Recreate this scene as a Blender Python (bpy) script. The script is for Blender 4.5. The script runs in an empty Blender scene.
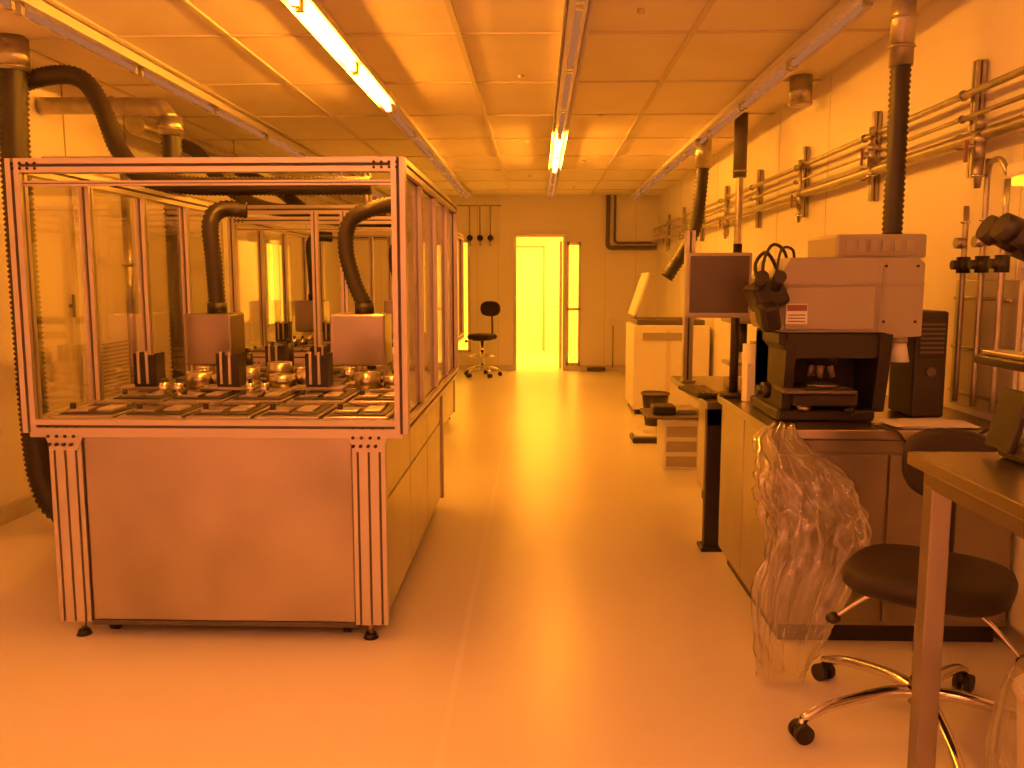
import bpy, bmesh, math, random
from mathutils import Vector, Matrix, Euler, noise
random.seed(4)
V=Vector
S=bpy.context.scene
S.view_settings.view_transform='Standard'
S.view_settings.look='None'
R=math.radians

# ------------------------------------------------------------ materials
def mat(name,col,rough=.5,metal=0.,var=0.,scale=8.,bump=0.,bscale=60.,stretch=None,spec=.5,rvar=0.,coat=0.):
    m=bpy.data.materials.new(name); m.use_nodes=True
    nt=m.node_tree; b=nt.nodes['Principled BSDF']
    b.inputs['Base Color'].default_value=(*col,1); b.inputs['Roughness'].default_value=rough
    b.inputs['Metallic'].default_value=metal; b.inputs['Specular IOR Level'].default_value=spec
    b.inputs['Coat Weight'].default_value=coat
    tc=nt.nodes.new('ShaderNodeTexCoord'); mp=nt.nodes.new('ShaderNodeMapping')
    nt.links.new(tc.outputs['Object'],mp.inputs['Vector'])
    if stretch: mp.inputs['Scale'].default_value=stretch
    n=nt.nodes.new('ShaderNodeTexNoise'); n.inputs['Scale'].default_value=scale; n.inputs['Detail'].default_value=2
    nt.links.new(mp.outputs[0],n.inputs['Vector'])
    if var>0:
        r=nt.nodes.new('ShaderNodeMapRange'); r.inputs[1].default_value=.3; r.inputs[2].default_value=.7
        r.inputs[3].default_value=1-var; r.inputs[4].default_value=1+var*.3
        nt.links.new(n.outputs['Fac'],r.inputs[0])
        mx=nt.nodes.new('ShaderNodeVectorMath'); mx.operation='SCALE'
        mx.inputs[0].default_value=col; nt.links.new(r.outputs[0],mx.inputs['Scale'])
        nt.links.new(mx.outputs[0],b.inputs['Base Color'])
    if rvar>0:
        r2=nt.nodes.new('ShaderNodeMapRange'); r2.inputs[1].default_value=.3; r2.inputs[2].default_value=.7
        r2.inputs[3].default_value=max(.02,rough-rvar); r2.inputs[4].default_value=rough+rvar
        nt.links.new(n.outputs['Fac'],r2.inputs[0]); nt.links.new(r2.outputs[0],b.inputs['Roughness'])
    if bump>0:
        n2=nt.nodes.new('ShaderNodeTexNoise'); n2.inputs['Scale'].default_value=bscale; n2.inputs['Detail'].default_value=2
        nt.links.new(mp.outputs[0],n2.inputs['Vector'])
        bp=nt.nodes.new('ShaderNodeBump'); bp.inputs['Strength'].default_value=bump; bp.inputs['Distance'].default_value=.01
        nt.links.new(n2.outputs['Fac'],bp.inputs['Height']); nt.links.new(bp.outputs[0],b.inputs['Normal'])
    return m
def emis(name,col,st):
    m=bpy.data.materials.new(name); m.use_nodes=True; nt=m.node_tree
    nt.nodes.clear(); o=nt.nodes.new('ShaderNodeOutputMaterial'); e=nt.nodes.new('ShaderNodeEmission')
    e.inputs[0].default_value=(*col,1); e.inputs[1].default_value=st; nt.links.new(e.outputs[0],o.inputs[0]); return m
def sheet_mat(name,tint,gl,opac=0.,rough=.03,bump=0.,bscale=12,edge=.6):
    m=bpy.data.materials.new(name); m.use_nodes=True; nt=m.node_tree; nt.nodes.clear()
    o=nt.nodes.new('ShaderNodeOutputMaterial'); t=nt.nodes.new('ShaderNodeBsdfTransparent'); t.inputs[0].default_value=(*tint,1)
    g=nt.nodes.new('ShaderNodeBsdfGlossy'); g.inputs['Roughness'].default_value=rough; g.inputs[0].default_value=(.95,.95,.95,1)
    lw=nt.nodes.new('ShaderNodeLayerWeight'); lw.inputs[0].default_value=.25
    mr=nt.nodes.new('ShaderNodeMapRange'); mr.inputs[3].default_value=gl; mr.inputs[4].default_value=min(1,gl+edge)
    nt.links.new(lw.outputs['Fresnel'],mr.inputs[0])
    mx=nt.nodes.new('ShaderNodeMixShader'); nt.links.new(mr.outputs[0],mx.inputs[0])
    base=t
    if opac>0:
        d=nt.nodes.new('ShaderNodeBsdfDiffuse'); d.inputs[0].default_value=(.8,.78,.75,1)
        tr=nt.nodes.new('ShaderNodeBsdfTranslucent'); tr.inputs[0].default_value=(.8,.78,.75,1)
        a=nt.nodes.new('ShaderNodeMixShader'); a.inputs[0].default_value=.5
        nt.links.new(d.outputs[0],a.inputs[1]); nt.links.new(tr.outputs[0],a.inputs[2])
        bb=nt.nodes.new('ShaderNodeMixShader'); bb.inputs[0].default_value=opac
        nt.links.new(t.outputs[0],bb.inputs[1]); nt.links.new(a.outputs[0],bb.inputs[2]); base=bb
    nt.links.new(base.outputs[0],mx.inputs[1]); nt.links.new(g.outputs[0],mx.inputs[2])
    if bump>0:
        n2=nt.nodes.new('ShaderNodeTexNoise'); n2.inputs['Scale'].default_value=bscale; n2.inputs['Detail'].default_value=2
        tc=nt.nodes.new('ShaderNodeTexCoord'); nt.links.new(tc.outputs['Object'],n2.inputs['Vector'])
        bp=nt.nodes.new('ShaderNodeBump'); bp.inputs['Strength'].default_value=bump; bp.inputs['Distance'].default_value=.03
        nt.links.new(n2.outputs['Fac'],bp.inputs['Height']); nt.links.new(bp.outputs[0],g.inputs['Normal'])
    nt.links.new(mx.outputs[0],o.inputs[0]); return m

M_floor=mat('epoxy_floor',(.79,.72,.69),.30,var=.06,scale=.6,bump=.06,bscale=50,spec=.5)
M_line=mat('floor_line',(.82,.76,.72),.30)
M_wall=mat('wall_panel',(.87,.81,.78),.42,var=.03,scale=.8)
M_ceil=mat('ceiling_tile',(.90,.83,.79),.8,var=.05,scale=2,spec=.2)
M_tbar=mat('ceiling_tbar',(.72,.64,.59),.4,metal=.1)
M_seam=mat('panel_seam',(.42,.36,.3),.6)
M_trim=mat('trim_alu',(.62,.58,.54),.35,metal=.6)
M_steel=mat('brushed_steel',(.50,.44,.39),.28,metal=1.,var=.26,scale=2.0,bump=.02,bscale=160)
M_steel2=mat('bench_steel',(.34,.29,.25),.30,metal=.9,var=.18,scale=3)
M_alu=mat('alu_profile',(.60,.54,.49),.33,metal=.85)
M_groove=mat('profile_groove',(.10,.08,.06),.6)
M_galv=mat('galvanised',(.48,.43,.39),.33,metal=.85,var=.2,scale=14)
M_chrome=mat('chrome',(.75,.70,.66),.12,metal=1.)
M_black=mat('black_plastic',(.024,.016,.014),.42)
M_hose=mat('hose_rubber',(.034,.024,.020),.42)
M_hoseg=mat('hose_grey',(.12,.095,.085),.45)
M_fabric=mat('seat_vinyl',(.030,.020,.017),.6,bump=.1,bscale=200,spec=.3)
M_beige=mat('instrument_beige',(.38,.33,.29),.42)
M_beige2=mat('instrument_dark_beige',(.22,.185,.165),.45)
M_white=mat('white_plastic',(.82,.78,.74),.4)
M_paper=mat('paper',(.80,.76,.72),.7)
M_screen=mat('monitor_screen',(.085,.06,.05),.22)
M_red=mat('label_dark',(.25,.10,.08),.5)
M_glass=sheet_mat('clear_glass',(.97,.96,.94),.02,edge=.45)
M_glass2=sheet_mat('side_glass',(.94,.92,.88),.12,edge=.6,rough=.05)
M_bag=sheet_mat('plastic_film',(.95,.93,.9),.07,opac=.10,rough=.12,edge=.7)
M_bag2=sheet_mat('plastic_film_milky',(.9,.88,.84),.06,opac=.22,rough=.16,edge=.6)
M_tube=emis('tube_lit',(1,.325,.018),180)
M_tubeb=emis('tube_lit_back',(1,.305,.085),44)
M_tubeoff=emis('tube_unlit_glow',(1,.32,.10),.42)  # unlit tubes given an added faint glow to lift the room
M_win=emis('lit_window',(1,.40,.018),3.4)
M_patchglow=emis('bright_patch_glow',(1,.42,.02),2.4)  # emission of the made-up panel that imitates a bright wall patch

# ------------------------------------------------------------ builder
class O:
    def __init__(s,name): s.name=name; s.bm=bmesh.new(); s.mats=[]
    def mi(s,m):
        if m not in s.mats: s.mats.append(m)
        return s.mats.index(m)
    def put(s,t,m,M=None,smooth=None):
        if M is not None: bmesh.ops.transform(t,matrix=M,verts=t.verts)
        bmesh.ops.recalc_face_normals(t,faces=t.faces)
        i=s.mi(m)
        for f in t.faces:
            f.material_index=i
            if smooth is not None: f.smooth=smooth
        me=bpy.data.meshes.new('t'); t.to_mesh(me); t.free(); s.bm.from_mesh(me); bpy.data.meshes.remove(me)
    def box(s,c,d,m,rot=(0,0,0),bev=0.,seg=2):
        t=bmesh.new(); bmesh.ops.create_cube(t,size=1)
        bmesh.ops.scale(t,vec=V(d),verts=t.verts)
        if bev>0: bmesh.ops.bevel(t,geom=list(t.edges),offset=min(bev,min(d)*.45),segments=seg,affect='EDGES',profile=.5)
        s.put(t,m,Matrix.Translation(V(c))@Euler([R(a) for a in rot]).to_matrix().to_4x4())
    def bx(s,x0,x1,y0,y1,z0,z1,m,bev=0.):
        s.box(((x0+x1)/2,(y0+y1)/2,(z0+z1)/2),(abs(x1-x0),abs(y1-y0),abs(z1-z0)),m,bev=bev)
    def cyl(s,p,q,r,m,r2=None,n=20,cap=True):
        p=V(p);q=V(q);d=q-p
        t=bmesh.new(); bmesh.ops.create_cone(t,cap_ends=cap,segments=n,radius1=r,radius2=r if r2 is None else r2,depth=d.length)
        for f in t.faces: f.smooth=len(f.verts)==4 and abs(f.normal.z)<.9
        s.put(t,m,Matrix.Translation((p+q)/2)@d.to_track_quat('Z','Y').to_matrix().to_4x4())
    def sph(s,c,r,m,sc=(1,1,1)):
        t=bmesh.new(); bmesh.ops.create_uvsphere(t,u_segments=18,v_segments=12,radius=r); bmesh.ops.scale(t,vec=V(sc),verts=t.verts)
        s.put(t,m,Matrix.Translation(V(c)),True)
    def torus(s,c,R0,r,m,axis=(0,0,1),n=36,k=10,sz=1.):
        t=bmesh.new(); rings=[]
        for i in range(n):
            a=2*math.pi*i/n
            rings.append([t.verts.new(((R0+r*math.cos(b))*math.cos(a),(R0+r*math.cos(b))*math.sin(a),r*sz*math.sin(b))) for b in [2*math.pi*j/k for j in range(k)]])
        for i in range(n):
            for j in range(k):
                t.faces.new((rings[i][j],rings[(i+1)%n][j],rings[(i+1)%n][(j+1)%k],rings[i][(j+1)%k]))
        s.put(t,m,Matrix.Translation(V(c))@V(axis).to_track_quat('Z','Y').to_matrix().to_4x4(),True)
    def hose(s,pts,r,m,corr=True,pitch=.024,n=16,amp=.16,taper=None,ns=None):
        P=[V(p) for p in pts]
        if len(P)==2: P=[P[0],P[0].lerp(P[1],.5),P[1]]
        E=[P[0]*2-P[1]]+P+[P[-1]*2-P[-2]]
        dense=[]
        for i in range(1,len(E)-2):
            for k in range(24):
                t=k/24; a,b,c,d=E[i-1:i+3]
                dense.append(.5*((2*b)+(c-a)*t+(2*a-5*b+4*c-d)*t*t+(3*b-a-3*c+d)*t**3))
        dense.append(P[-1])
        L=[0]
        for i in range(1,len(dense)): L.append(L[-1]+(dense[i]-dense[i-1]).length)
        step=pitch/2 if corr else (ns or max(.02,r*.6))
        N=max(3,int(L[-1]/step)); pts2=[];j=0
        for i in range(N+1):
            l=L[-1]*i/N
            while j<len(L)-2 and L[j+1]<l: j+=1
            f=(l-L[j])/max(1e-9,L[j+1]-L[j]); pts2.append(dense[j].lerp(dense[j+1],min(1,f)))
        t=bmesh.new(); rings=[]; up=None
        for i,p in enumerate(pts2):
            d=(pts2[min(i+1,N)]-pts2[max(i-1,0)]).normalized()
            if up is None:
                up=d.orthogonal().normalized()
            up=(up-d*up.dot(d)).normalized(); w=d.cross(up)
            rr=r*(1-amp*(i%2)) if corr else r
            if taper: rr*=taper[0]+(taper[1]-taper[0])*i/N
            rings.append([t.verts.new(p+(up*math.cos(a)+w*math.sin(a))*rr) for a in [2*math.pi*k/n for k in range(n)]])
        for i in range(N):
            for k in range(n):
                t.faces.new((rings[i][k],rings[i][(k+1)%n],rings[i+1][(k+1)%n],rings[i+1][k]))
        t.faces.new(rings[0][::-1]); t.faces.new(rings[-1])
        for f in t.faces: f.smooth=len(f.verts)==4
        s.put(t,m)
    def prof(s,axis,c,length,w,m=None):
        """slotted aluminium extrusion; c = start centre, axis 'x','y','z'"""
        m=m or M_alu; h=w/2; g=w*.11; dp=w*.22
        side=[(-h,-h),(-g,-h),(-g,-h+dp),(g,-h+dp),(g,-h)]
        pts=[]
        for k in range(4):
            a=k*math.pi/2
            for (x,y) in side: pts.append((x*math.cos(a)-y*math.sin(a),x*math.sin(a)+y*math.cos(a)))
        t=bmesh.new()
        lo=[t.verts.new((x,y,0)) for x,y in pts]; hi=[t.verts.new((x,y,length)) for x,y in pts]
        n=len(pts)
        for i in range(n): t.faces.new((lo[i],lo[(i+1)%n],hi[(i+1)%n],hi[i]))
        t.faces.new(lo[::-1]); t.faces.new(hi)
        Mx={'z':Matrix.Identity(4),'x':Matrix.Rotation(math.pi/2,4,'Y'),'y':Matrix.Rotation(-math.pi/2,4,'X')}[axis]
        s.put(t,m,Matrix.Translation(V(c))@Mx)
        for sx,sy in ((1,0),(-1,0),(0,1),(0,-1)):
            ox,oy=sx*(h-dp+.0015),sy*(h-dp+.0015)
            dx=.002 if sx else g*1.9; dy=.002 if sy else g*1.9
            cc=V((ox,oy,length/2)); dd=V((dx,dy,length*.998))
            t=bmesh.new(); bmesh.ops.create_cube(t,size=1); bmesh.ops.scale(t,vec=dd,verts=t.verts); bmesh.ops.translate(t,vec=cc,verts=t.verts)
            s.put(t,M_groove,Matrix.Translation(V(c))@Mx)
    def cushion(s,c,sx,sy,h,m,M=None,n=40,e=3.2):
        t=bmesh.new(); rings=[]
        for z,k in ((0,.80),(.06,.92),(.25,.99),(.55,1),(.85,.96),(.97,.88),(1.0,.78),(.97,.5)):
            ring=[]
            for i in range(n):
                a=2*math.pi*i/n; ca,sa=math.cos(a),math.sin(a)
                x=math.copysign(abs(ca)**(2/e),ca)*sx/2*k; y=math.copysign(abs(sa)**(2/e),sa)*sy/2*k
                ring.append(t.verts.new((x,y,z*h)))
            rings.append(ring)
        for i in range(len(rings)-1):
            for k in range(n): t.faces.new((rings[i][k],rings[i][(k+1)%n],rings[i+1][(k+1)%n],rings[i+1][k]))
        t.faces.new(rings[0][::-1]); t.faces.new(rings[-1])
        MM=Matrix.Translation(V(c)); 
        if M is not None: MM=MM@M
        s.put(t,m,MM,True)
    def poly(s,pts,z0,z1,m,M=None):
        t=bmesh.new(); lo=[t.verts.new((x,y,z0)) for x,y in pts]; hi=[t.verts.new((x,y,z1)) for x,y in pts]; n=len(pts)
        for i in range(n): t.faces.new((lo[i],lo[(i+1)%n],hi[(i+1)%n],hi[i]))
        t.faces.new(lo[::-1]); t.faces.new(hi); s.put(t,m,M)
    def done(s):
        me=bpy.data.meshes.new(s.name)
        xs=[v.co for v in s.bm.verts]
        c=V(((min(v.x for v in xs)+max(v.x for v in xs))/2,(min(v.y for v in xs)+max(v.y for v in xs))/2,min(v.z for v in xs)))
        bmesh.ops.translate(s.bm,vec=-c,verts=s.bm.verts)
        s.bm.to_mesh(me); s.bm.free()
        for m in s.mats: me.materials.append(m)
        ob=bpy.data.objects.new(s.name,me); ob.location=c; S.collection.objects.link(ob); return ob

XL,XR,YB,YF,ZC=-3.3,1.95,-2.4,14.3,2.87
# ------------------------------------------------------------ room shell
o=O('floor'); o.bx(XL-.15,XR+.15,YB-.15,YF+.12,-.1,0,M_floor); o.done()
o=O('floor_marking_line'); o.bx(-.32,-.295,2.4,9.5,0,.001,M_line); o.done()
o=O('ceiling'); o.bx(XL-.15,XR+.15,YB-.15,YF+.12,ZC,ZC+.1,M_ceil)
for i in range(-6,4):
    x=.2+.65*i
    if XL<x<XR: o.bx(x-.016,x+.016,YB,YF,ZC-.012,ZC,M_tbar)
y=-2.2
while y<YF:
    o.bx(XL,XR,y-.014,y+.014,ZC-.010,ZC,M_tbar); y+=1.2
for i in range(8):
    o.cyl((.52 if i%2 else -.12,3.2+1.4*i,ZC-.02),(.52 if i%2 else -.12,3.2+1.4*i,ZC),.02,M_tbar,n=12)
o.done()
wy0,wy1,wz0,wz1=10.4,11.45,.95,1.95
o=O('wall_left')
o.bx(XL-.12,XL,YB,wy0,0,ZC,M_wall); o.bx(XL-.12,XL,wy1,YF,0,ZC,M_wall); o.bx(XL-.12,XL,wy0,wy1,0,wz0,M_wall); o.bx(XL-.12,XL,wy0,wy1,wz1,ZC,M_wall)
for yy in (1.2,2.4,3.6,4.8,5.45,6.05,6.95,8.1,9.3,12.3): o.bx(XL,XL+.004,yy-.006,yy+.006,.1,ZC-.02,M_seam)
o.bx(XL,XL+.004,4.8,9.3,2.28,2.292,M_seam)
o.done()
o=O('window_1')
o.bx(XL-.08,XL-.07,wy0,wy1,wz0,wz1,M_win)
for a,b in ((wy0,wy0+.04),(wy1-.04,wy1),((wy0+wy1)/2-.02,(wy0+wy1)/2+.02)): o.bx(XL-.06,XL+.015,a,b,wz0,wz1,M_trim)
o.bx(XL-.06,XL+.015,wy0,wy1,wz0-.03,wz0,M_trim); o.bx(XL-.06,XL+.015,wy0,wy1,wz1,wz1+.03,M_trim)
o.done()
o=O('service_cupboard')
for a,b in ((4.83,5.42),(5.48,6.02),(6.08,6.92)):
    o.bx(XL+.006,XL+.022,a,b,.12,2.26,M_wall,bev=.004)
    o.cyl((XL+.022,b-.07,1.32),(XL+.05,b-.07,1.32),.012,M_black,n=12); o.bx(XL+.045,XL+.058,b-.085,b-.055,1.24,1.40,M_black,bev=.004)
    for zz in (.5,1.9): o.bx(XL+.02,XL+.035,a+.01,a+.04,zz,zz+.09,M_trim,bev=.003)
for k in range(14): o.bx(XL+.02,XL+.032,6.2,6.75,.62+k*.03,.633+k*.03,M_seam)
o.done()
o=O('wall_right'); o.bx(XR,XR+.12,YB,YF,0,ZC,M_wall)
for yy in [0,1.2,2.4,3.6,4.8,6.,7.2,8.4,9.6,10.8,12.,13.2]: o.bx(XR-.003,XR,yy-.005,yy+.005,.1,ZC-.02,M_tbar)
o.done()
o=O('wall_back'); o.bx(XL-.12,XR+.12,YB-.12,YB,0,ZC,M_wall); o.done()
o=O('wall_front')
dx0,dx1,sx0,sx1,dz=-.36,.41,.47,.70,2.2
fx0,fx1=-2.05,-1.12
for a,b,c,d in ((XL-.12,fx0,0,ZC),(fx1,dx0,0,ZC),(sx1,XR+.12,0,ZC),(dx1,sx0,0,ZC),(fx0,fx1,0,.3),(fx0,fx1,2.15,ZC),(dx0,dx1,dz,ZC),(sx0,sx1,0,.08),(sx0,sx1,2.12,ZC)):
    o.bx(a,b,YF,YF+.12,c,d,M_wall)
for xx in (-2.6,-1.0,-.66,1.1,1.6): o.bx(xx-.006,xx+.006,YF-.004,YF,.1,ZC-.02,M_tbar)
o.done()
o=O('door_1')
o.bx(dx0-.05,dx0,YF-.02,YF+.13,0,dz+.05,M_trim); o.bx(dx1,dx1+.05,YF-.02,YF+.13,0,dz+.05,M_trim); o.bx(dx0,dx1,YF-.02,YF+.13,dz,dz+.05,M_trim)
o.box((dx1-.03,YF+.55,1.08),(.045,.80,2.12),M_trim,bev=.004)
o.cyl((dx1-.05,YF+.85,1.03),(dx1-.12,YF+.85,1.03),.01,M_galv,n=10); o.cyl((dx1-.12,YF+.87,1.03),(dx1-.12,YF+.73,1.03),.01,M_galv,n=10)
o.done()
o=O('window_2')
for a,b,c,d in ((sx0,sx0+.035,.08,2.12),(sx1-.035,sx1,.08,2.12),(sx0,sx1,.08,.13),(sx0,sx1,2.07,2.12),(sx0,sx1,1.0,1.04)): o.bx(a,b,YF-.02,YF+.06,c,d,M_trim)
o.bx(sx0,sx1,YF+.02,YF+.026,.1,2.1,M_glass); o.done()
o=O('window_3')
o.bx(fx0,fx1,YF+.08,YF+.09,.3,2.15,M_win)
for xx in (fx0+.02,(fx0+fx1)/2-.12,(fx0+fx1)/2+.2,fx1-.02): o.bx(xx-.025,xx+.025,YF-.015,YF+.06,.3,2.15,M_trim)
for zz in (.3,2.11): o.bx(fx0,fx1,YF-.015,YF+.06,zz,zz+.04,M_trim)
o.done()
for nm,(a,b,c,d) in {'baseboard_left':(XL,XL+.012,YB,YF),'baseboard_right':(XR-.012,XR,YB,YF),'baseboard_front':(XL,dx0-.05,YF-.012,YF),'baseboard_front_right':(sx1,XR,YF-.012,YF)}.items():
    o=O(nm); o.bx(a,b,c,d,0,.09,M_trim); o.done()
o=O('floor_adjoining_room'); o.bx(-1.2,1.8,YF+.12,18.4,-.1,0,M_floor); o.done()
o=O('ceiling_adjoining_room'); o.bx(-1.2,1.8,YF+.12,18.4,2.6,2.7,M_ceil); o.done()
o=O('wall_adjoining_left'); o.bx(-1.3,-1.2,YF+.12,18.4,0,2.6,M_wall); o.done()
o=O('wall_adjoining_right'); o.bx(1.8,1.9,YF+.12,18.4,0,2.6,M_wall); o.done()
o=O('wall_adjoining_end'); o.bx(-1.3,1.9,18.4,18.5,0,2.6,M_wall)
o.bx(.10,.14,18.37,18.4,0,2.2,M_seam); o.bx(-.7,.12,18.37,18.4,2.18,2.22,M_seam); o.done()

# ------------------------------------------------------------ ceiling light fixtures
def fixture(x,y0,y1,lit):
    o=O('ceiling_light_fixture')
    o.bx(x-.05,x+.05,y0,y1,ZC-.055,ZC-.012,M_wall,bev=.006)
    y=y0+.05
    while y<y1-.3:
        e=min(y+1.2,y1-.05); on=any(a<=(y+e)/2<=b for a,b in lit)
        o.cyl((x,y+.03,ZC-.088),(x,e-.03,ZC-.088),.022 if on else .017,(M_tube if y>2 else M_tubeb) if on else M_tubeoff,n=8)
        for q in (y,e-.03): o.bx(x-.02,x+.02,q,q+.03,ZC-.113,ZC-.05,M_trim)
        y+=1.25
    o.box((x-.06,(y0+y1)/2,ZC-.05),(.004,y1-y0,.06),M_wall,rot=(0,25,0)); o.box((x+.06,(y0+y1)/2,ZC-.05),(.004,y1-y0,.06),M_wall,rot=(0,-25,0))
    o.done()
fixture(-1.13,-2.1,13.9,[(3.,6.5),(-2,0)])
fixture(.19,-2.1,13.9,[(8.5,10.1),(-2,1.5)])
fixture(1.52,-2.1,13.9,[(-2,1.0)])
fixture(-2.48,-2.1,13.9,[(-2,.5)])
def area(n,loc,rot,sx,sy,e,col):
    l=bpy.data.lights.new(n,'AREA'); l.shape='RECTANGLE'; l.size=sx; l.size_y=sy; l.energy=e; l.color=col
    ob=bpy.data.objects.new(n,l); ob.location=loc; ob.rotation_euler=[R(a) for a in rot]; S.collection.objects.link(ob)
area('near_fill_light',(-.5,-.6,2.7),(0,0,0),3.2,1.4,20,(1,.30,.14))  # added fill light behind the camera, belongs to no fixture
area('ceiling_lamp_adjoining',(.2,16.2,2.55),(0,0,0),1.8,3.0,300,(1,.38,.025))

# ------------------------------------------------------------ process benches (left)
def frame_box(o,x0,x1,y0,y1,z0,z1,w):
    h=w/2
    for x in (x0+h,x1-h):
        for y in (y0+h,y1-h): o.prof('z',(x,y,z0),z1-z0,w)
        for z in (z0+h,z1-h): o.prof('y',(x,y0+w,z),y1-y0-2*w,w)
    for y in (y0+h,y1-h):
        for z in (z0+h,z1-h): o.prof('x',(x0+w,y,z),x1-x0-2*w,w)
def machine(x0,x1,y0,y1):
    o=O('wet_process_bench')
    w=.055
    frame_box(o,x0,x1,y0,y1,.88,1.975,w)
    for x in (x0+.03,x1-.03):
        for k in (1,2,3):
            yy=y0+(y1-y0)*k/4; o.prof('z',(x,yy,.94),.98,.045)
    o.bx(x1-.034,x1-.026,y0+w,y1-w,.94,1.915,M_glass2); o.bx(x0+.026,x0+.034,y0+w,y1-w,.94,1.915,M_glass)
    o.prof('x',(x0+w,y0+.03,1.88),x1-x0-2*w,.02)
    for x in (x0+.03,x1-.03):
        for k in range(4):
            dx=.03*k*(1 if x<(x0+x1)/2 else -1)
            for zz in (1.955,1.935): o.cyl((x+dx,y0-.003,zz),(x+dx,y0+.002,zz),.006,M_black,n=8)
    bx0,bx1=x0+.09,x1-.10
    o.bx(bx0+.02,bx1-.02,y0+.06,y1-.05,.075,.88,M_steel)
    for a in (bx0,bx1-.135):
        for k in range(3): o.prof('z',(a+.0225+.045*k,y0+.045,.07),.81,.045)
        o.prof('z',(a+.0225 if a==bx0 else a+.1125,y1-.045,.07),.81,.045)
    o.bx(bx0+.14,bx1-.14,y0+.035,y0+.055,.075,.865,M_steel,bev=.004)
    o.bx(bx0+.135,bx1-.135,y0+.03,y0+.04,.055,.075,M_groove)
    ny=3
    for sgn,xs in ((1,bx1-.018),(-1,bx0+.018)):
        for k in range(ny):
            a=y0+.12+(y1-y0-.24)*k/ny; b=y0+.12+(y1-y0-.24)*(k+1)/ny-.012
            o.bx(xs-.008,xs+.008,a,b,.10,.58,M_steel,bev=.003); o.bx(xs-.008,xs+.008,a,b,.595,.865,M_steel,bev=.003)
    for cx,sg in ((bx0+.0675,-1),(bx1-.0675,1)):
        o.poly([(-.085,.075),(.085,.075),(.085,.02),(.055,-.055),(-.055,-.055),(-.085,.02)],-.006,0,M_alu,
               Matrix.Translation((cx,y0+.018,.86))@Matrix.Rotation(math.pi/2,4,'X'))
        for ix in range(4):
            for iz in range(3): o.cyl((cx-.06+.04*ix*(1-.12*(2-iz)),y0+.0165,.83+.035*iz),(cx-.06+.04*ix*(1-.12*(2-iz)),y0+.006,.83+.035*iz),.007,M_black,n=8)
    o.bx(x0+.02,x1-.02,y0+.01,y1-.01,.86,.885,M_alu,bev=.004)
    for fx in (bx0+.08,bx1-.08):
        for fy in (y0+.06,y1-.08):
            o.cyl((fx,fy,.02),(fx,fy,.09),.011,M_galv,n=10); o.cyl((fx,fy,0),(fx,fy,.022),.032,M_black,r2=.022,n=16)
    for fx in (bx0+.19,bx1-.19):
        for fy in (y0+.12,y1-.16):
            o.cyl((fx-.015,fy,.035),(fx+.015,fy,.035),.035,M_black,n=18); o.bx(fx-.02,fx+.02,fy-.02,fy+.02,.045,.085,M_galv,bev=.003)
    # deck
    o.bx(x0+.065,x1-.065,y0+.065,y1-.065,.885,.925,M_steel2)
    nx=5; cwid=(x1-x0-.16)/nx
    for i in range(nx):
        for j in range(4):
            cx=x0+.08+cwid*(i+.5); cyy=y0+.24+.46*j
            o.bx(cx-cwid*.47,cx+cwid*.47,cyy-.20,cyy+.20,.925,.945,M_steel,bev=.004)
            o.bx(cx-cwid*.40,cx+cwid*.40,cyy-.16,cyy+.16,.945,.949,M_black)
            o.bx(cx-cwid*.34,cx-cwid*.02,cyy-.13,cyy-.03,.949,.962,M_steel,bev=.003); o.bx(cx+cwid*.05,cx+cwid*.30,cyy-.10,cyy+.03,.949,.96,M_alu,bev=.003)
            o.box((cx,cyy+.09,.957),(cwid*.6,.02,.012),M_galv,rot=(0,0,12 if (i+j)%2 else -9)); o.cyl((cx-cwid*.3,cyy-.1,.949),(cx-cwid*.3,cyy-.1,.985),.012,M_black,n=12)
    def carrier(cx,cy,s=1.):
        z=.962
        o.bx(cx-.13,cx+.13,cy-.06,cy+.06,z,z+.016,M_steel,bev=.003)
        o.bx(cx-.055,cx+.055,cy-.05,cy+.05,z+.016,z+.032,M_black)
        for sx in (-.052,.052): o.bx(cx+sx-.004,cx+sx+.004,cy-.052,cy+.052,z+.03,z+.18*s,M_black)
        for k in range(6): o.bx(cx-.052,cx+.052,cy-.045+.018*k-.003,cy-.045+.018*k+.001,z+.03,z+.165*s,M_black)
        for sx in (-.03,.012): o.bx(cx+sx-.007,cx+sx+.007,cy-.06,cy-.050,z+.03,z+.19*s,M_alu,bev=.003)
    for cx in (x0+.17,x0+.58,x0+1.02): carrier(cx,y0+.80)
    carrier(x0+.52,y0+1.75,.8); carrier(x0+.80,y0+1.75,.8)
    # stacked cylindrical process cups
    for cx,cy,rr,hh in ((x0+.33,y0+1.02,.065,.075),(x0+.45,y0+1.04,.055,.06),(x0+.76,y0+1.05,.07,.06),(x0+.88,y0+1.08,.05,.08),(x0+1.22,y0+1.0,.065,.075),(x0+1.35,y0+1.02,.05,.06),(x0+.64,y0+1.40,.07,.09),(x0+.80,y0+1.45,.06,.06),(x0+.44,y0+1.45,.06,.06),(x0+1.38,y0+1.45,.06,.10),(x0+.54,y0+1.2,.05,.08)):
        o.cyl((cx,cy,.945),(cx,cy,.945+hh),rr,M_steel,n=32); o.torus((cx,cy,.945+hh),rr-.004,.004,M_alu); o.cyl((cx,cy,.945+hh),(cx,cy,.949+hh),rr-.012,M_hoseg,n=28)
    for k in range(9):
        cx=x0+.28+.13*k; yy=y0+1.93+.06*(k%2); o.cyl((cx,yy,.945),(cx,yy,1.05+.03*(k%3)),.03,M_galv if k%2 else M_black,n=16); o.cyl((cx,yy,1.05+.03*(k%3)),(cx,yy,1.075+.03*(k%3)),.014,M_black,n=12)
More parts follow.
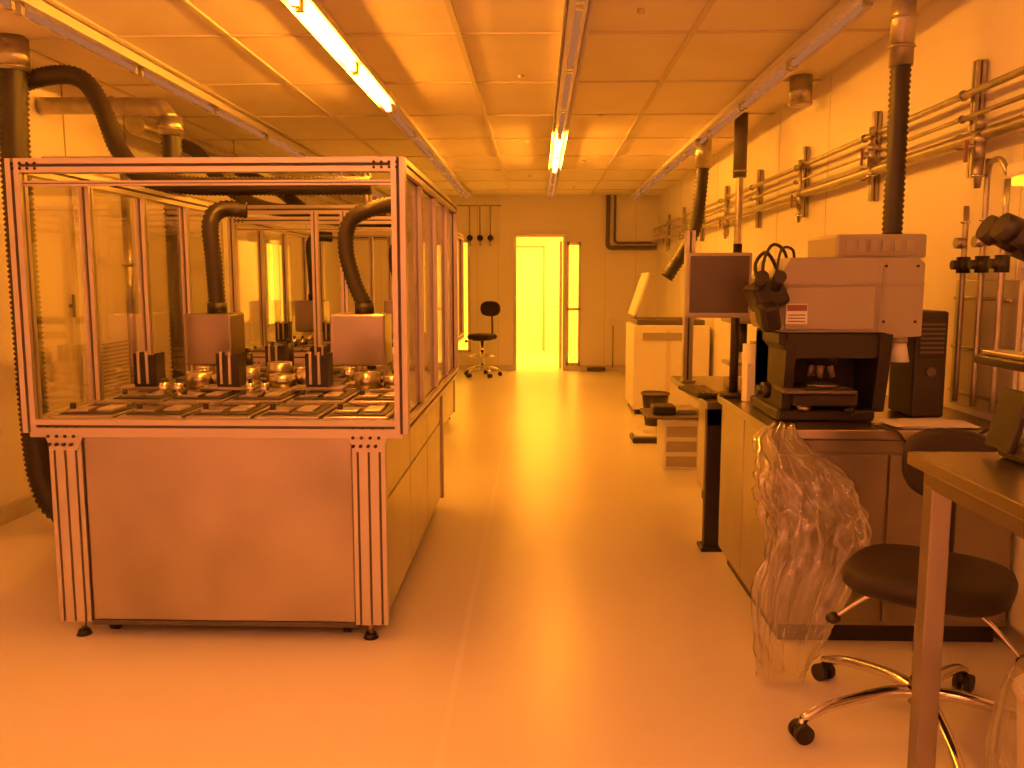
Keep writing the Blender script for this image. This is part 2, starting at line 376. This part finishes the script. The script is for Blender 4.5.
    for k in range(5):
        cx=x0+.26+.27*k; yy=y0+1.26; o.cyl((cx,yy,.945),(cx,yy,1.02),.028,M_chrome,n=18); o.torus((cx,yy,1.02),.026,.004,M_alu,n=20,k=6)
    for k in range(4):
        cx=x0+.30+.07*(k%2)+.42*(k//2); yy=y0+.66; o.cyl((cx,yy,.949),(cx,yy,1.01),.022,M_chrome,n=18); o.cyl((cx,yy,1.01),(cx,yy,1.03),.010,M_black,n=12)
    for cx,ww in ((x0+.24,.27),(x0+1.09,.31)):
        cy=y0+1.5
        o.bx(cx-ww/2,cx+ww/2,cy-.12,cy+.12,1.02,1.31,M_steel,bev=.01)
        o.bx(cx-ww/2+.01,cx-ww/2+.02,cy-.123,cy-.12,1.03,1.30,M_galv)
        o.cyl((cx+.02,cy,1.31),(cx+.02,cy,1.37),.055,M_black,n=20)
        o.bx(cx-.03,cx-.015,cy-.02,cy+.02,.92,1.02,M_alu); o.bx(cx+ww/2-.03,cx+ww/2-.015,cy-.02,cy+.02,.92,1.02,M_alu)
    cx=x0+.26; cy=y0+1.5
    o.hose([(cx,cy,1.36),(cx-.01,cy,1.6),(cx-.02,cy,1.82),(cx+.03,cy+.05,1.90),(cx+.16,cy+.1,1.90)],.05,M_hose)
    cx=x0+1.11
    o.hose([(cx,cy,1.36),(cx-.06,cy,1.5),(cx-.10,cy,1.68),(cx-.07,cy,1.83),(cx+.06,cy,1.90),(cx+.22,cy+.05,1.93)],.048,M_hose)
    for px in (x0+.72,x0+.9): o.prof('z',(px,y0+1.95,.94),.98,.04)
    o.done()
machine(-2.10,-.52,3.40,5.60)
machine(-2.36,-.80,6.55,9.3)

# ------------------------------------------------------------ exhaust hoses (left)
o=O('exhaust_hose')
o.hose([(-3.0,5.0,2.72),(-3.02,5.0,2.3),(-3.02,5.0,1.5),(-3.01,5.0,.6),(-2.97,5.0,.25),(-2.85,4.98,.11),(-2.62,4.96,.11)],.085,M_hose,pitch=.03)
o.cyl((-3.0,5.0,2.68),(-3.0,5.0,2.87),.09,M_galv,n=28); o.torus((-3.0,5.0,2.70),.088,.008,M_galv)
o.done()
o=O('exhaust_hose')
o.hose([(-3.15,5.1,2.60),(-2.85,5.1,2.68),(-2.66,5.1,2.66),(-2.54,5.08,2.50),(-2.44,5.05,2.26),(-2.28,5.0,2.09),(-2.0,5.0,2.04),(-1.6,5.0,2.035),(-1.2,5.0,2.035),(-.95,5.0,2.035)],.055,M_hose)
o.cyl((-3.28,5.1,2.56),(-3.12,5.1,2.605),.065,M_galv,n=24)
o.done()
o=O('exhaust_hose')
o.hose([(-2.42,5.75,2.48),(-2.42,5.75,1.5),(-2.42,5.75,.9),(-2.44,5.8,.3),(-2.5,5.85,.09)],.07,M_hose,pitch=.03)
o.cyl((-2.42,5.75,2.44),(-2.42,5.75,2.56),.076,M_galv,n=24)
o.hose([(-2.42,5.75,2.54),(-2.46,5.75,2.60),(-2.56,5.75,2.63),(-3.28,5.75,2.64)],.055,M_galv,corr=False)
o.torus((-2.42,5.75,2.48),.076,.008,M_galv); o.torus((-2.8,5.75,2.635),.057,.008,M_galv,axis=(1,0,0))
o.done()
o=O('support_pole'); o.cyl((-2.75,5.75,0),(-2.75,5.75,2.3),.028,M_galv,n=16); o.cyl((-2.75,5.75,0),(-2.75,5.75,.015),.07,M_galv,n=20); o.torus((-2.75,5.75,1.6),.03,.01,M_galv)
o.bx(-3.29,-2.75,5.735,5.765,2.28,2.31,M_galv); o.done()
o=O('ceiling_duct')
o.hose([(-3.05,6.6,2.66),(-3.0,9.0,2.66),(-3.0,13.9,2.66)],.07,M_galv,corr=False)
for yy in (7,8.5,10,11.5,13): o.torus((-3.0,yy,2.66),.072,.008,M_galv,axis=(0,1,0)); o.cyl((-3.0,yy+.1,2.7),(-3.0,yy+.1,2.87),.006,M_galv,n=8)
o.hose([(-3.0,7.6,2.62),(-2.7,7.6,2.52),(-2.2,7.6,2.50),(-1.6,7.6,2.50),(-1.5,7.6,2.4),(-1.5,7.6,2.0)],.045,M_galv,corr=False)
o.done()
o=O('exhaust_hose')
o.hose([(-2.9,8.4,2.55),(-2.5,8.4,2.35),(-2.2,8.2,2.15),(-1.9,8.1,2.06),(-1.3,8.1,2.04)],.06,M_hose); o.done()
o=O('exhaust_hose')
o.hose([(-2.95,6.9,2.6),(-2.7,6.9,2.5),(-2.5,6.9,2.25),(-2.2,6.9,2.08),(-1.8,6.9,2.04),(-1.2,6.9,2.04)],.055,M_hose); o.done()

# ------------------------------------------------------------ lab stools / chair
def chair(name,c,seat_z,seat,back,face,rb,ring=None,ang0=20,lev=.02):
    o=O(name); x,y=c
    Rm=Matrix.Rotation(R(face-90),4,'Z')
    def L(px,py,pz): return V((x,y,0))+ (Rm@V((px,py,pz)))
    for k in range(5):
        a=R(ang0+72*k); d=V((math.cos(a),math.sin(a),0)); b=V((x,y,0))
        o.hose([b+V((0,0,.135)),b+d*rb*.3+V((0,0,.145)),b+d*rb*.75+V((0,0,.115)),b+d*rb+V((0,0,.075))],.021,M_chrome,corr=False,taper=(1.1,.75),n=12)
        e=b+d*rb; pr=V((-d.y,d.x,0))
        for sg in (-1,1): o.cyl(e+pr*sg*.010+V((0,0,.032)),e+pr*sg*.030+V((0,0,.032)),.032,M_black,n=20)
        o.cyl(e+V((0,0,.03)),e+V((0,0,.078)),.010,M_chrome,n=10); o.sph(e+V((0,0,.042)),.026,M_black,(1,1,.9))
    o.cyl((x,y,.10),(x,y,.18),.040,M_chrome,n=24); o.cyl((x,y,.15),(x,y,seat_z-.1),.026,M_chrome,n=20); o.cyl((x,y,.17),(x,y,.17+(seat_z-.17)*.5),.033,M_chrome,n=20)
    if ring:
        o.torus((x,y,ring),.19,.011,M_chrome)
        for k in range(3):
            a=R(120*k+10); o.cyl((x,y,ring),(x+.19*math.cos(a),y+.19*math.sin(a),ring),.008,M_chrome,n=8)
    o.box(L(0,0,seat_z-.085),(.2,.24,.03),M_black,rot=(0,0,face-90),bev=.008)
    for sg in (1,-1):
        e=L(sg*.29,.02,seat_z-.10-lev); o.hose([L(sg*.08,0,seat_z-.09),L(sg*.18,0,seat_z-.10-lev*.3),e],.007,M_chrome,corr=False,n=8)
        o.sph(e,.022,M_black,(1.2,1,1))
        if lev<.05: break
    o.cushion(L(0,0,seat_z-.08),seat[0],seat[1],.085,M_fabric,M=Rm)
    z0,z1,bw=back
    yb=-seat[1]/2-.03
    o.hose([L(0,-.08,seat_z-.085),L(0,yb-.02,seat_z-.08),L(0,yb-.06,seat_z+.02),L(0,yb-.045,(z0+z1)/2)],.016,M_black,corr=False,n=12)
    o.cushion(L(0,yb-.035,(z0+z1)/2),bw,z1-z0,.065,M_fabric,M=Rm@Matrix.Rotation(R(-90),4,'X'),e=2.6)
    return o.done()
chair('lab_stool',(-.87,13.4),.66,(.42,.40),(.93,1.17,.36),-120,.28,ring=.32,ang0=10)
chair('office_chair',(1.28,2.76),.57,(.50,.46),(.73,.99,.32),-126,.42,ang0=190,lev=.14)

# ------------------------------------------------------------ inspection bench right
o=O('instrument_bench')
X0,X1,Y0,Y1=.96,1.93,3.45,4.50
o.bx(X0-.02,X1,Y0-.02,Y1,.865,.905,M_steel,bev=.005)
o.bx(X0+.015,X1,Y0+.01,Y1-.01,.08,.865,M_steel2)
for a,b in ((X0+.02,X0+.45),(X0+.46,X0+.96)): o.bx(a,b,Y0-.005,Y0+.012,.10,.80,M_steel2,bev=.004)
o.bx(X0+.02,X0+.96,Y0-.005,Y0+.012,.81,.86,M_steel2,bev=.004)
for k in range(2):
    a=Y0+.03+k*.50; o.bx(X0,X0+.018,a,a+.485,.10,.86,M_steel,bev=.004)
o.bx(X0+.05,X1-.03,Y0+.04,Y1-.04,.0,.08,M_black)
o.done()

o=O('inspection_microscope')
z=.907; sx_=-.04
def B(a,b,c,d,e,f,m,bev=0.): o.bx(a+sx_,b+sx_,c,d,e,f,m,bev)
B(1.05,1.46,3.62,4.10,z,z+.05,M_black,.012)
for xa,xb in ((1.03,1.07),(1.41,1.46)):
    o.poly([(3.64,z+.04),(3.60,z+.22),(3.58,z+.37),(4.08,z+.37),(4.08,z+.04)],xa,xb,M_black,Matrix(((0,0,1,0),(1,0,0,0),(0,1,0,0),(0,0,0,1))))
B(1.07,1.46,3.86,4.10,z+.05,z+.37,M_black,.01)
o.poly([(1.0,z+.37),(1.0,z+.33),(1.06,z+.27),(1.40,z+.27),(1.46,z+.33),(1.46,z+.37)],-3.86,-3.60,M_black,Matrix.Rotation(math.pi/2,4,'X'))
o.cyl((1.22,3.70,z+.28),(1.20,3.66,z+.235),.058,M_black,n=28)
for k in range(5):
    a=R(72*k+30); c0=V((1.20+.036*math.cos(a),3.66+.036*math.sin(a),z+.235)); o.cyl(c0,c0+V((.012*math.cos(a),.012*math.sin(a),-.05)),.017,M_hoseg,r2=.011,n=14)
o.box((1.19,3.66,z+.10),(.26,.22,.05),M_black,bev=.006); o.box((1.16,3.64,z+.135),(.30,.22,.014),M_hoseg,bev=.004)
o.box((1.20,3.64,z+.148),(.18,.16,.010),M_black,bev=.003); o.cyl((1.20,3.64,z+.152),(1.20,3.64,z+.158),.065,M_galv,n=28)
o.cyl((1.30,3.60,z+.13),(1.30,3.60,z+.04),.014,M_hoseg,n=14); o.cyl((1.30,3.60,z+.07),(1.30,3.60,z+.04),.024,M_black,n=18)
for yy,rr in ((3.72,.034),(3.72,.022)): o.cyl((1.0,yy,z+.12),(.965 if rr>.03 else .945,yy,z+.12),rr,M_black,n=22)
o.cyl((1.12,3.62,z+.05),(1.12,3.62,z+.075),.03,M_galv,n=20)
t=[(1.0,z+.42),(1.0,z+.60),(1.05,z+.685),(1.57,z+.685),(1.60,z+.66),(1.60,z+.36),(1.48,z+.35),(1.45,z+.375),(1.02,z+.375)]
o.poly([(a,b) for a,b in t],-4.12,-3.64,M_beige,Matrix.Rotation(math.pi/2,4,'X'))
o.bx(1.0,1.60,3.632,3.642,z+.575,z+.580,M_seam); o.bx(1.42,1.424,3.632,3.642,z+.38,z+.68,M_seam)
o.bx(1.03,1.40,3.625,3.642,z+.385,z+.565,M_beige,bev=.006)
for (a,b) in ((1.44,z+.42),(1.57,z+.42),(1.44,z+.65),(1.57,z+.65)): o.cyl((a,3.642,b),(a,3.634,b),.006,M_black,n=10)
o.bx(1.26,1.64,3.72,4.12,z+.685,z+.785,M_beige,bev=.012)
for k in range(6): o.bx(1.30+.05*k,1.33+.05*k,3.713,3.722,z+.715,z+.76,M_seam)
o.bx(1.03,1.12,3.617,3.627,z+.41,z+.495,M_white,bev=.003); o.bx(1.035,1.115,3.613,3.618,z+.465,z+.490,M_red)
for k in range(3): o.bx(1.04,1.11,3.614,3.618,z+.42+.013*k,z+.424+.013*k,M_hoseg)
o.cyl((1.525,3.68,z+.36),(1.525,3.68,z+.33),.035,M_beige,n=24); o.cyl((1.525,3.68,z+.33),(1.525,3.68,z+.25),.030,M_white,r2=.046,n=28)
o.box((.965,3.70,z+.53),(.13,.22,.12),M_black,rot=(0,-25,0),bev=.02)
o.box((.955,3.62,z+.45),(.08,.12,.12),M_black,rot=(20,-15,0),bev=.02)
for sx in (-.035,.035):
    o.cyl((.95+sx,3.64,z+.55),(.93+sx,3.50,z+.60),.022,M_black,n=18); o.cyl((.93+sx,3.51,z+.597),(.928+sx,3.48,z+.607),.026,M_hose,n=18)
for pts,r in (([(1.05,3.8,z+.60),(1.01,3.78,z+.68),(.97,3.76,z+.71),(.93,3.75,z+.66),(.94,3.74,z+.58)],.008),([(1.09,3.8,z+.64),(1.05,3.76,z+.72),(.99,3.72,z+.74),(.95,3.70,z+.66),(.96,3.7,z+.56)],.007),([(1.11,3.8,z+.65),(1.09,3.76,z+.72),(1.03,3.72,z+.72),(1.01,3.72,z+.6)],.006)):
    o.hose(pts,r,M_black,corr=False,n=8)
o.done()
o=O('lamp_power_supply')
o.bx(1.62,1.76,3.74,4.0,z,z+.46,M_hose,bev=.012); o.bx(1.63,1.75,3.733,3.742,z+.26,z+.44,M_black,bev=.004)
for k in range(7): o.bx(1.64,1.74,3.729,3.734,z+.28+.02*k,z+.288+.02*k,M_hoseg)
o.cyl((1.69,3.74,z+.2),(1.69,3.725,z+.2),.02,M_hoseg,n=16)
o.done()
o=O('paper_towel_roll')
o.cyl((1.06,4.26,z),(1.06,4.26,z+.28),.05,M_paper,n=32); o.cyl((1.06,4.26,z+.28),(1.06,4.26,z+.295),.018,M_seam,n=16)
o.poly([(1.01,4.24),(1.02,4.20),(1.06,4.195),(1.09,4.205),(1.10,4.23)],z+.002,z+.19,M_paper); o.done()
o=O('paper_sheets')
for k,(dx,dy,r) in enumerate(((0,0,4),(.03,.0,-5),(-.03,.0,8))): o.box((1.60+dx,3.55+dy,z+.003+.004*k),(.30,.18,.003),M_paper,rot=(0,0,r))
o.done()
o=O('desktop_monitor')
mc=V((.838,4.05,1.475))
o.box(mc,(.295,.03,.30),M_beige,rot=(0,0,-4),bev=.008); o.box(mc+V((0,-.015,.004)),(.268,.006,.262),M_screen,rot=(0,0,-4),bev=.002)
o.box(mc+V((.01,.035,0)),(.2,.04,.2),M_black,rot=(0,0,-4),bev=.012)
o.cyl((1.0,4.40,.907),(1.0,4.40,1.68),.022,M_black,n=16); o.cyl((1.0,4.40,.907),(1.0,4.40,.93),.07,M_black,n=24)
o.cyl((1.0,4.40,1.46),(.86,4.10,1.47),.018,M_black,n=12); o.sph((1.0,4.40,1.46),.035,M_black)
o.done()
o=O('cable_loop')
o.hose([(1.36,3.46,.915),(1.42,3.41,.905),(1.46,3.40,.86),(1.54,3.40,.81),(1.66,3.40,.84),(1.75,3.40,.90),(1.84,3.45,.918)],.006,M_black,corr=False,n=8); o.done()

o=O('exhaust_hose')
o.hose([(1.57,3.92,1.70),(1.57,3.92,2.0),(1.57,3.92,2.45)],.045,M_hose)
o.cyl((1.57,3.92,2.42),(1.57,3.92,2.87),.050,M_galv,n=24); o.torus((1.57,3.92,2.5),.051,.006,M_galv); o.torus((1.57,3.92,2.62),.051,.006,M_galv); o.done()
o=O('exhaust_hose')
o.cyl((1.56,8.4,2.55),(1.56,8.4,2.87),.075,M_galv,n=24)
o.hose([(1.56,8.4,2.58),(1.54,8.4,2.3),(1.50,8.4,2.0),(1.40,8.4,1.78),(1.24,8.4,1.52)],.065,M_hose,pitch=.04); o.done()

o=O('side_table')
o.bx(.92,1.90,4.66,5.95,.80,.84,M_steel2,bev=.004)
o.bx(1.12,1.88,4.72,5.9,.08,.80,M_steel2); 
for k in range(2): o.bx(1.105,1.12,4.74+.58*k,5.30+.58*k,.10,.78,M_steel,bev=.004)
o.bx(.93,1.02,4.70,4.76,0,.80,M_black,bev=.006); o.bx(.93,1.12,4.70,4.76,.70,.80,M_black,bev=.006); o.bx(.91,1.04,4.66,4.80,0,.02,M_black,bev=.004)
o.bx(1.14,1.86,4.74,5.88,0,.08,M_black); o.done()
o=O('keyboard')
o.box((.95,5.0,.853),(.16,.42,.02),M_black,rot=(0,0,6),bev=.005)
for i in range(4):
    for j in range(11): o.box((.90+.032*i,4.82+.035*j,.867),(.024,.027,.008),M_hoseg,rot=(0,0,6))
o.done()
o=O('binocular_microscope')
o.bx(1.15,1.65,4.85,5.35,.842,.90,M_beige2,bev=.01); o.bx(1.4,1.62,5.0,5.3,.90,1.35,M_black,bev=.02); o.bx(1.10,1.60,4.95,5.25,1.25,1.42,M_beige,bev=.02)
o.cyl((1.2,5.1,1.25),(1.2,5.1,1.08),.03,M_black,n=16); o.box((1.22,5.05,1.02),(.25,.2,.02),M_galv,bev=.004); o.cyl((1.12,4.97,1.40),(1.06,4.85,1.47),.025,M_black,n=14)
o.done()
o=O('column_post'); o.prof('z',(.97,5.6,.842),.97,.06); o.bx(.93,1.02,5.55,5.65,.842,.855,M_alu); o.done()
o=O('storage_box'); o.bx(1.0,1.28,6.75,7.15,0,.38,M_white,bev=.012)
for zz in (.06,.18,.30): o.bx(1.02,1.26,6.742,6.752,zz-.035,zz+.05,M_beige,bev=.003); o.bx(1.1,1.18,6.735,6.745,zz+.01,zz+.02,M_seam)
o.bx(.98,1.30,6.73,7.17,.38,.41,M_white,bev=.006); o.done()
o=O('tool_tray'); o.bx(.86,1.34,6.7,7.2,.412,.43,M_hoseg,bev=.004); o.bx(.92,1.1,6.8,7.0,.43,.50,M_black,bev=.01); o.bx(1.12,1.28,6.85,7.1,.43,.47,M_galv,bev=.01); o.done()
o=O('waste_bin')
o.cyl((1.22,8.9,0),(1.22,8.9,.33),.10,M_black,r2=.14,n=28); o.torus((1.22,8.9,.33),.14,.012,M_hoseg); o.done()
o=O('floor_scale'); o.bx(.88,1.20,7.85,8.15,.0,.05,M_black,bev=.01); o.bx(.90,1.18,7.88,8.12,.05,.075,M_white,bev=.006); o.bx(.98,1.10,7.95,8.05,.075,.12,M_white,bev=.01); o.done()
o=O('equipment_cabinet')
o.bx(1.06,1.90,9.55,10.4,.06,1.0,M_white,bev=.012)
o.bx(1.07,1.42,9.54,9.552,.12,.6,M_white,bev=.004); o.bx(1.47,1.88,9.54,9.552,.12,.6,M_white,bev=.004); o.bx(1.42,1.47,9.545,9.55,.1,.95,M_tbar)
o.bx(1.10,1.85,9.6,10.3,1.0,1.06,M_hoseg,bev=.01); o.bx(1.16,1.6,9.535,9.552,.84,.92,M_beige,bev=.002)
for x in (1.12,1.82):
    for yy in (9.65,10.3): o.cyl((x,yy,0),(x,yy,.07),.03,M_black,n=12)
o.box((1.16,10.0,1.34),(.03,.6,.50),M_white,rot=(0,18,0),bev=.006); o.cyl((1.12,10.0,1.06),(1.2,10.0,1.35),.01,M_galv,n=8); o.done()

# ------------------------------------------------------------ right wall services
o=O('service_pipe_rail')
PX=1.86
o.hose([(PX,1.0,2.30),(PX,8,2.30),(PX,14.1,2.30)],.016,M_galv,corr=False,ns=.5)
o.hose([(PX-.01,1.0,2.10),(PX-.01,8,2.10),(PX-.01,14.1,2.10)],.028,M_galv,corr=False,ns=.5)
o.hose([(PX,1.0,2.20),(PX,8,2.20),(PX,14.1,2.20)],.010,M_galv,corr=False,ns=.5)
for yy in (1.6,2.7,3.95,5.1,6.4,7.7,9,10.3,11.6,12.9):
    o.prof('z',(1.922,yy,1.95),.50,.041,M_galv)
    for zz,rr in ((2.30,.016),(2.10,.028),(2.20,.010)):
        o.box((1.88,yy,zz),(.09,.03,.012),M_galv); o.torus((PX,yy,zz),rr+.004,.005,M_galv,axis=(0,1,0),n=20,k=8)
def valve(y,ztop,zb,x=1.83):
    o.cyl((x,y,ztop),(x,y,zb+.12),.010,M_galv,n=10); o.cyl((x,y,ztop-.02),(x,y,ztop+.03),.020,M_galv,n=12)
    o.cyl((x,y,zb+.2),(x,y,zb+.12),.024,M_galv,n=8); o.cyl((x,y,zb+.17),(x-.05,y,zb+.17),.010,M_galv,n=10)
    o.box((x-.055,y,zb+.15),(.012,.02,.09),M_red,bev=.003)
    o.cyl((x,y,zb+.12),(x,y,zb),.022,M_galv,r2=.012,n=12); o.torus((x,y,zb+.05),.02,.006,M_chrome); o.sph((x,y,zb+.2),.027,M_galv)
for yy in (6.2,8.6,11.0,12.4): valve(yy,2.30,1.90)
valve(3.72,2.14,1.88)
valve(4.9,2.30,2.02)
o.done()
o=O('gas_regulator_panel')
o.bx(1.925,1.945,3.52,4.05,.93,1.50,M_trim,bev=.004)
for yy,zt in ((3.56,1.98),(3.72,2.08),(3.88,1.90)):
    o.hose([(1.87,yy,zt-.08),(1.87,yy,1.6),(1.87,yy,.96)],.012,M_galv,corr=False,n=10,ns=.1)
    o.cyl((1.87,yy,1.60),(1.87,yy,1.53),.028,M_black,n=16); o.cyl((1.87,yy,1.565),(1.82,yy,1.565),.020,M_black,n=16); o.torus((1.87,yy,1.75),.016,.006,M_chrome)
    o.cyl((1.87,yy,1.66),(1.83,yy,1.66),.024,M_galv,n=20)
o.hose([(1.87,3.56,1.92),(1.86,3.6,1.98),(1.86,3.68,1.98),(1.87,3.72,1.93)],.012,M_galv,corr=False,n=10)
for zz in (1.0,1.2,1.42): o.cyl((1.90,3.53,zz),(1.90,4.0,zz),.008,M_galv,n=8)
o.done()
o=O('bright_patch_panel')  # made-up glowing panel standing in for a bright patch on the wall
o.bx(1.84,1.944,3.20,3.52,1.90,1.95,M_wall,bev=.008); o.bx(1.85,1.94,3.22,3.50,1.865,1.90,M_patchglow,bev=.006); o.done()
o=O('ceiling_speaker'); o.cyl((1.78,6.1,2.68),(1.78,6.1,2.87),.075,M_galv,n=28); o.torus((1.78,6.1,2.69),.07,.01,M_galv); o.done()
o=O('vent_pipe'); o.cyl((1.68,7.4,2.35),(1.68,7.4,2.87),.055,M_hoseg,n=24); o.torus((1.68,7.4,2.4),.056,.008,M_galv)
o.hose([(1.68,7.4,2.37),(1.68,7.4,1.6),(1.70,7.4,1.2),(1.75,7.4,.2)],.03,M_galv,corr=False); o.done()

# ------------------------------------------------------------ far wall services
o=O('utility_pipe')
for dx,zz,r in ((0,2.02,.035),(.11,2.10,.02)):
    o.hose([(1.13+dx,14.2,2.86),(1.13+dx,14.2,zz+.25),(1.13+dx,14.2,zz+.05),(1.18+dx,14.2,zz),(1.3+dx,14.2,zz),(1.92,14.2,zz)],r,M_hoseg,corr=False,n=12)
o.done()
o=O('valve_set')
o.cyl((-1.4,14.2,2.70),(-.6,14.2,2.70),.012,M_galv,n=8)
for xx in (-1.12,-.95,-.78): 
    o.cyl((xx,14.2,2.70),(xx,14.2,2.22),.012,M_galv,n=8); o.sph((xx,14.2,2.18),.05,M_black); o.cyl((xx,14.2,2.14),(xx,14.2,2.05),.02,M_galv,n=10)
o.done()
o=O('conduit'); o.cyl((1.24,14.25,.05),(1.24,14.25,.75),.012,M_galv,n=8); o.bx(1.2,1.28,14.22,14.29,.75,.87,M_white,bev=.005); o.done()
o=O('power_strip'); o.bx(.82,1.12,14.16,14.26,0.0,.06,M_hoseg,bev=.01); o.done()

# ------------------------------------------------------------ near steel table with stereo microscope
o=O('steel_table')
o.bx(1.0,1.93,1.0,2.32,1.005,1.04,M_steel,bev=.004); o.bx(1.03,1.90,1.04,2.28,.955,1.005,M_steel2)
for x in (1.055,1.87):
    for yy in (1.08,2.25): o.bx(x-.027,x+.027,yy-.027,yy+.027,0,.96,M_steel2,bev=.004)
o.done()
o=O('stereo_microscope')
z=1.042
o.bx(1.20,1.52,1.92,2.26,z,z+.05,M_black,bev=.015); o.cyl((1.44,2.10,z+.05),(1.44,2.10,z+.55),.022,M_chrome,n=18)
o.box((1.21,2.22,z+.10),(.02,.12,.16),M_black,rot=(0,15,0),bev=.005)
o.bx(1.12,1.40,2.0,2.24,z+.245,z+.27,M_black,bev=.006); o.bx(1.13,1.20,2.02,2.22,z+.27,z+.282,M_galv,bev=.003); o.bx(1.38,1.48,2.05,2.15,z+.20,z+.30,M_black,bev=.01)
o.box((1.33,2.12,z+.50),(.24,.13,.13),M_beige2,bev=.02); o.cyl((1.31,2.12,z+.44),(1.31,2.12,z+.36),.04,M_black,r2=.032,n=20)
for dy in (-.035,.035):
    o.cyl((1.27,2.14+dy,z+.51),(1.17,2.14+dy,z+.55),.034,M_black,n=20); o.cyl((1.17,2.14+dy,z+.55),(1.12,2.14+dy,z+.575),.028,M_hose,n=20); o.cyl((1.125,2.14+dy,z+.572),(1.095,2.14+dy,z+.588),.036,M_black,r2=.032,n=20)
o.done()

# ------------------------------------------------------------ plastic bags, bin, tape
def film(name,prof,m,seed,amp,nu=120,nv=120,zf=2.2):
    t=bmesh.new(); rings=[]
    for j in range(nv+1):
        f=j/nv*(len(prof)-1); i=min(int(f),len(prof)-2); g=f-i; g=g*g*(3-2*g)
        a=[prof[i][k]*(1-g)+prof[i+1][k]*g for k in range(5)]
        ring=[]
        for u in range(nu):
            th=2*math.pi*u/nu; d=V((math.cos(th)*a[3],math.sin(th)*a[4],0))
            p=V((a[1],a[2],a[0]))+d
            q=V((math.cos(th)*1.3,math.sin(th)*1.3,p.z*zf+.25*math.sin(p.z*9)))+V((seed,seed*2,0))
            n1=noise.noise(q*1.3)*.9+(.35-abs(noise.noise(q*2.6)))*.8+(.3-abs(noise.noise(q*5.2+V((3,1,p.z*3)))))*.35
            k=1+amp*n1
            p=V((a[1],a[2],a[0]))+d*k+V((0,0,.02*noise.noise(q*2.2)))
            ring.append(t.verts.new(p))
        rings.append(ring)
    for j in range(nv):
        for u in range(nu): t.faces.new((rings[j][u],rings[j][(u+1)%nu],rings[j+1][(u+1)%nu],rings[j+1][u]))
    o=O(name); o.put(t,m,None,True); return o
film('plastic_dust_cover',[(.93,.96,3.39,.045,.03),(.89,.93,3.34,.07,.05),(.78,.97,3.22,.13,.08),(.64,1.02,3.15,.15,.08),(.50,1.01,3.13,.145,.08),(.36,.96,3.10,.14,.08),(.22,.93,3.08,.11,.07),(.10,.92,3.07,.08,.05),(.03,.92,3.07,.07,.045)],M_bag,3.1,.6).done()
o=O('waste_container')
CX,CY=1.36,2.08
o.cyl((CX,CY,0),(CX,CY,.46),.11,M_white,r2=.14,n=28); o.torus((CX,CY,.46),.14,.01,M_white)
t=film('x',[(.49,CX,CY,.16,.16),(.43,CX,CY,.18,.18),(.30,CX,CY,.20,.2),(.15,CX,CY,.2,.2),(.02,CX,CY,.17,.17)],M_bag2,7.7,.18)
me=bpy.data.meshes.new('t'); t.bm.to_mesh(me); t.bm.free()
n0=len(o.bm.faces); o.bm.from_mesh(me); o.bm.faces.ensure_lookup_table(); idx=o.mi(M_bag2)
for f in o.bm.faces[n0:]: f.material_index=idx
bpy.data.meshes.remove(me); o.cyl((CX,CY,.46),(CX,CY,.475),.135,M_white,n=28); o.done()
o=O('tape_roll'); o.torus((1.31,2.10,.53),.04,.018,M_seam,axis=(.5,-1,.2),sz=1.1); o.torus((1.31,2.10,.53),.024,.006,M_paper,axis=(.5,-1,.2),sz=3.2); o.done()

# ------------------------------------------------------------ camera, world
w=bpy.data.worlds.new('world'); S.world=w; w.use_nodes=True
w.node_tree.nodes['Background'].inputs[0].default_value=(1,.4,.06,1); w.node_tree.nodes['Background'].inputs[1].default_value=.3
cam=bpy.data.cameras.new('camera'); co=bpy.data.objects.new('camera',cam); S.collection.objects.link(co)
co.location=(0,0,1.5); co.rotation_euler=(R(90-6.9),0,R(1.73)); cam.sensor_width=36; cam.lens=860*36/1024; cam.clip_start=.05
S.camera=co
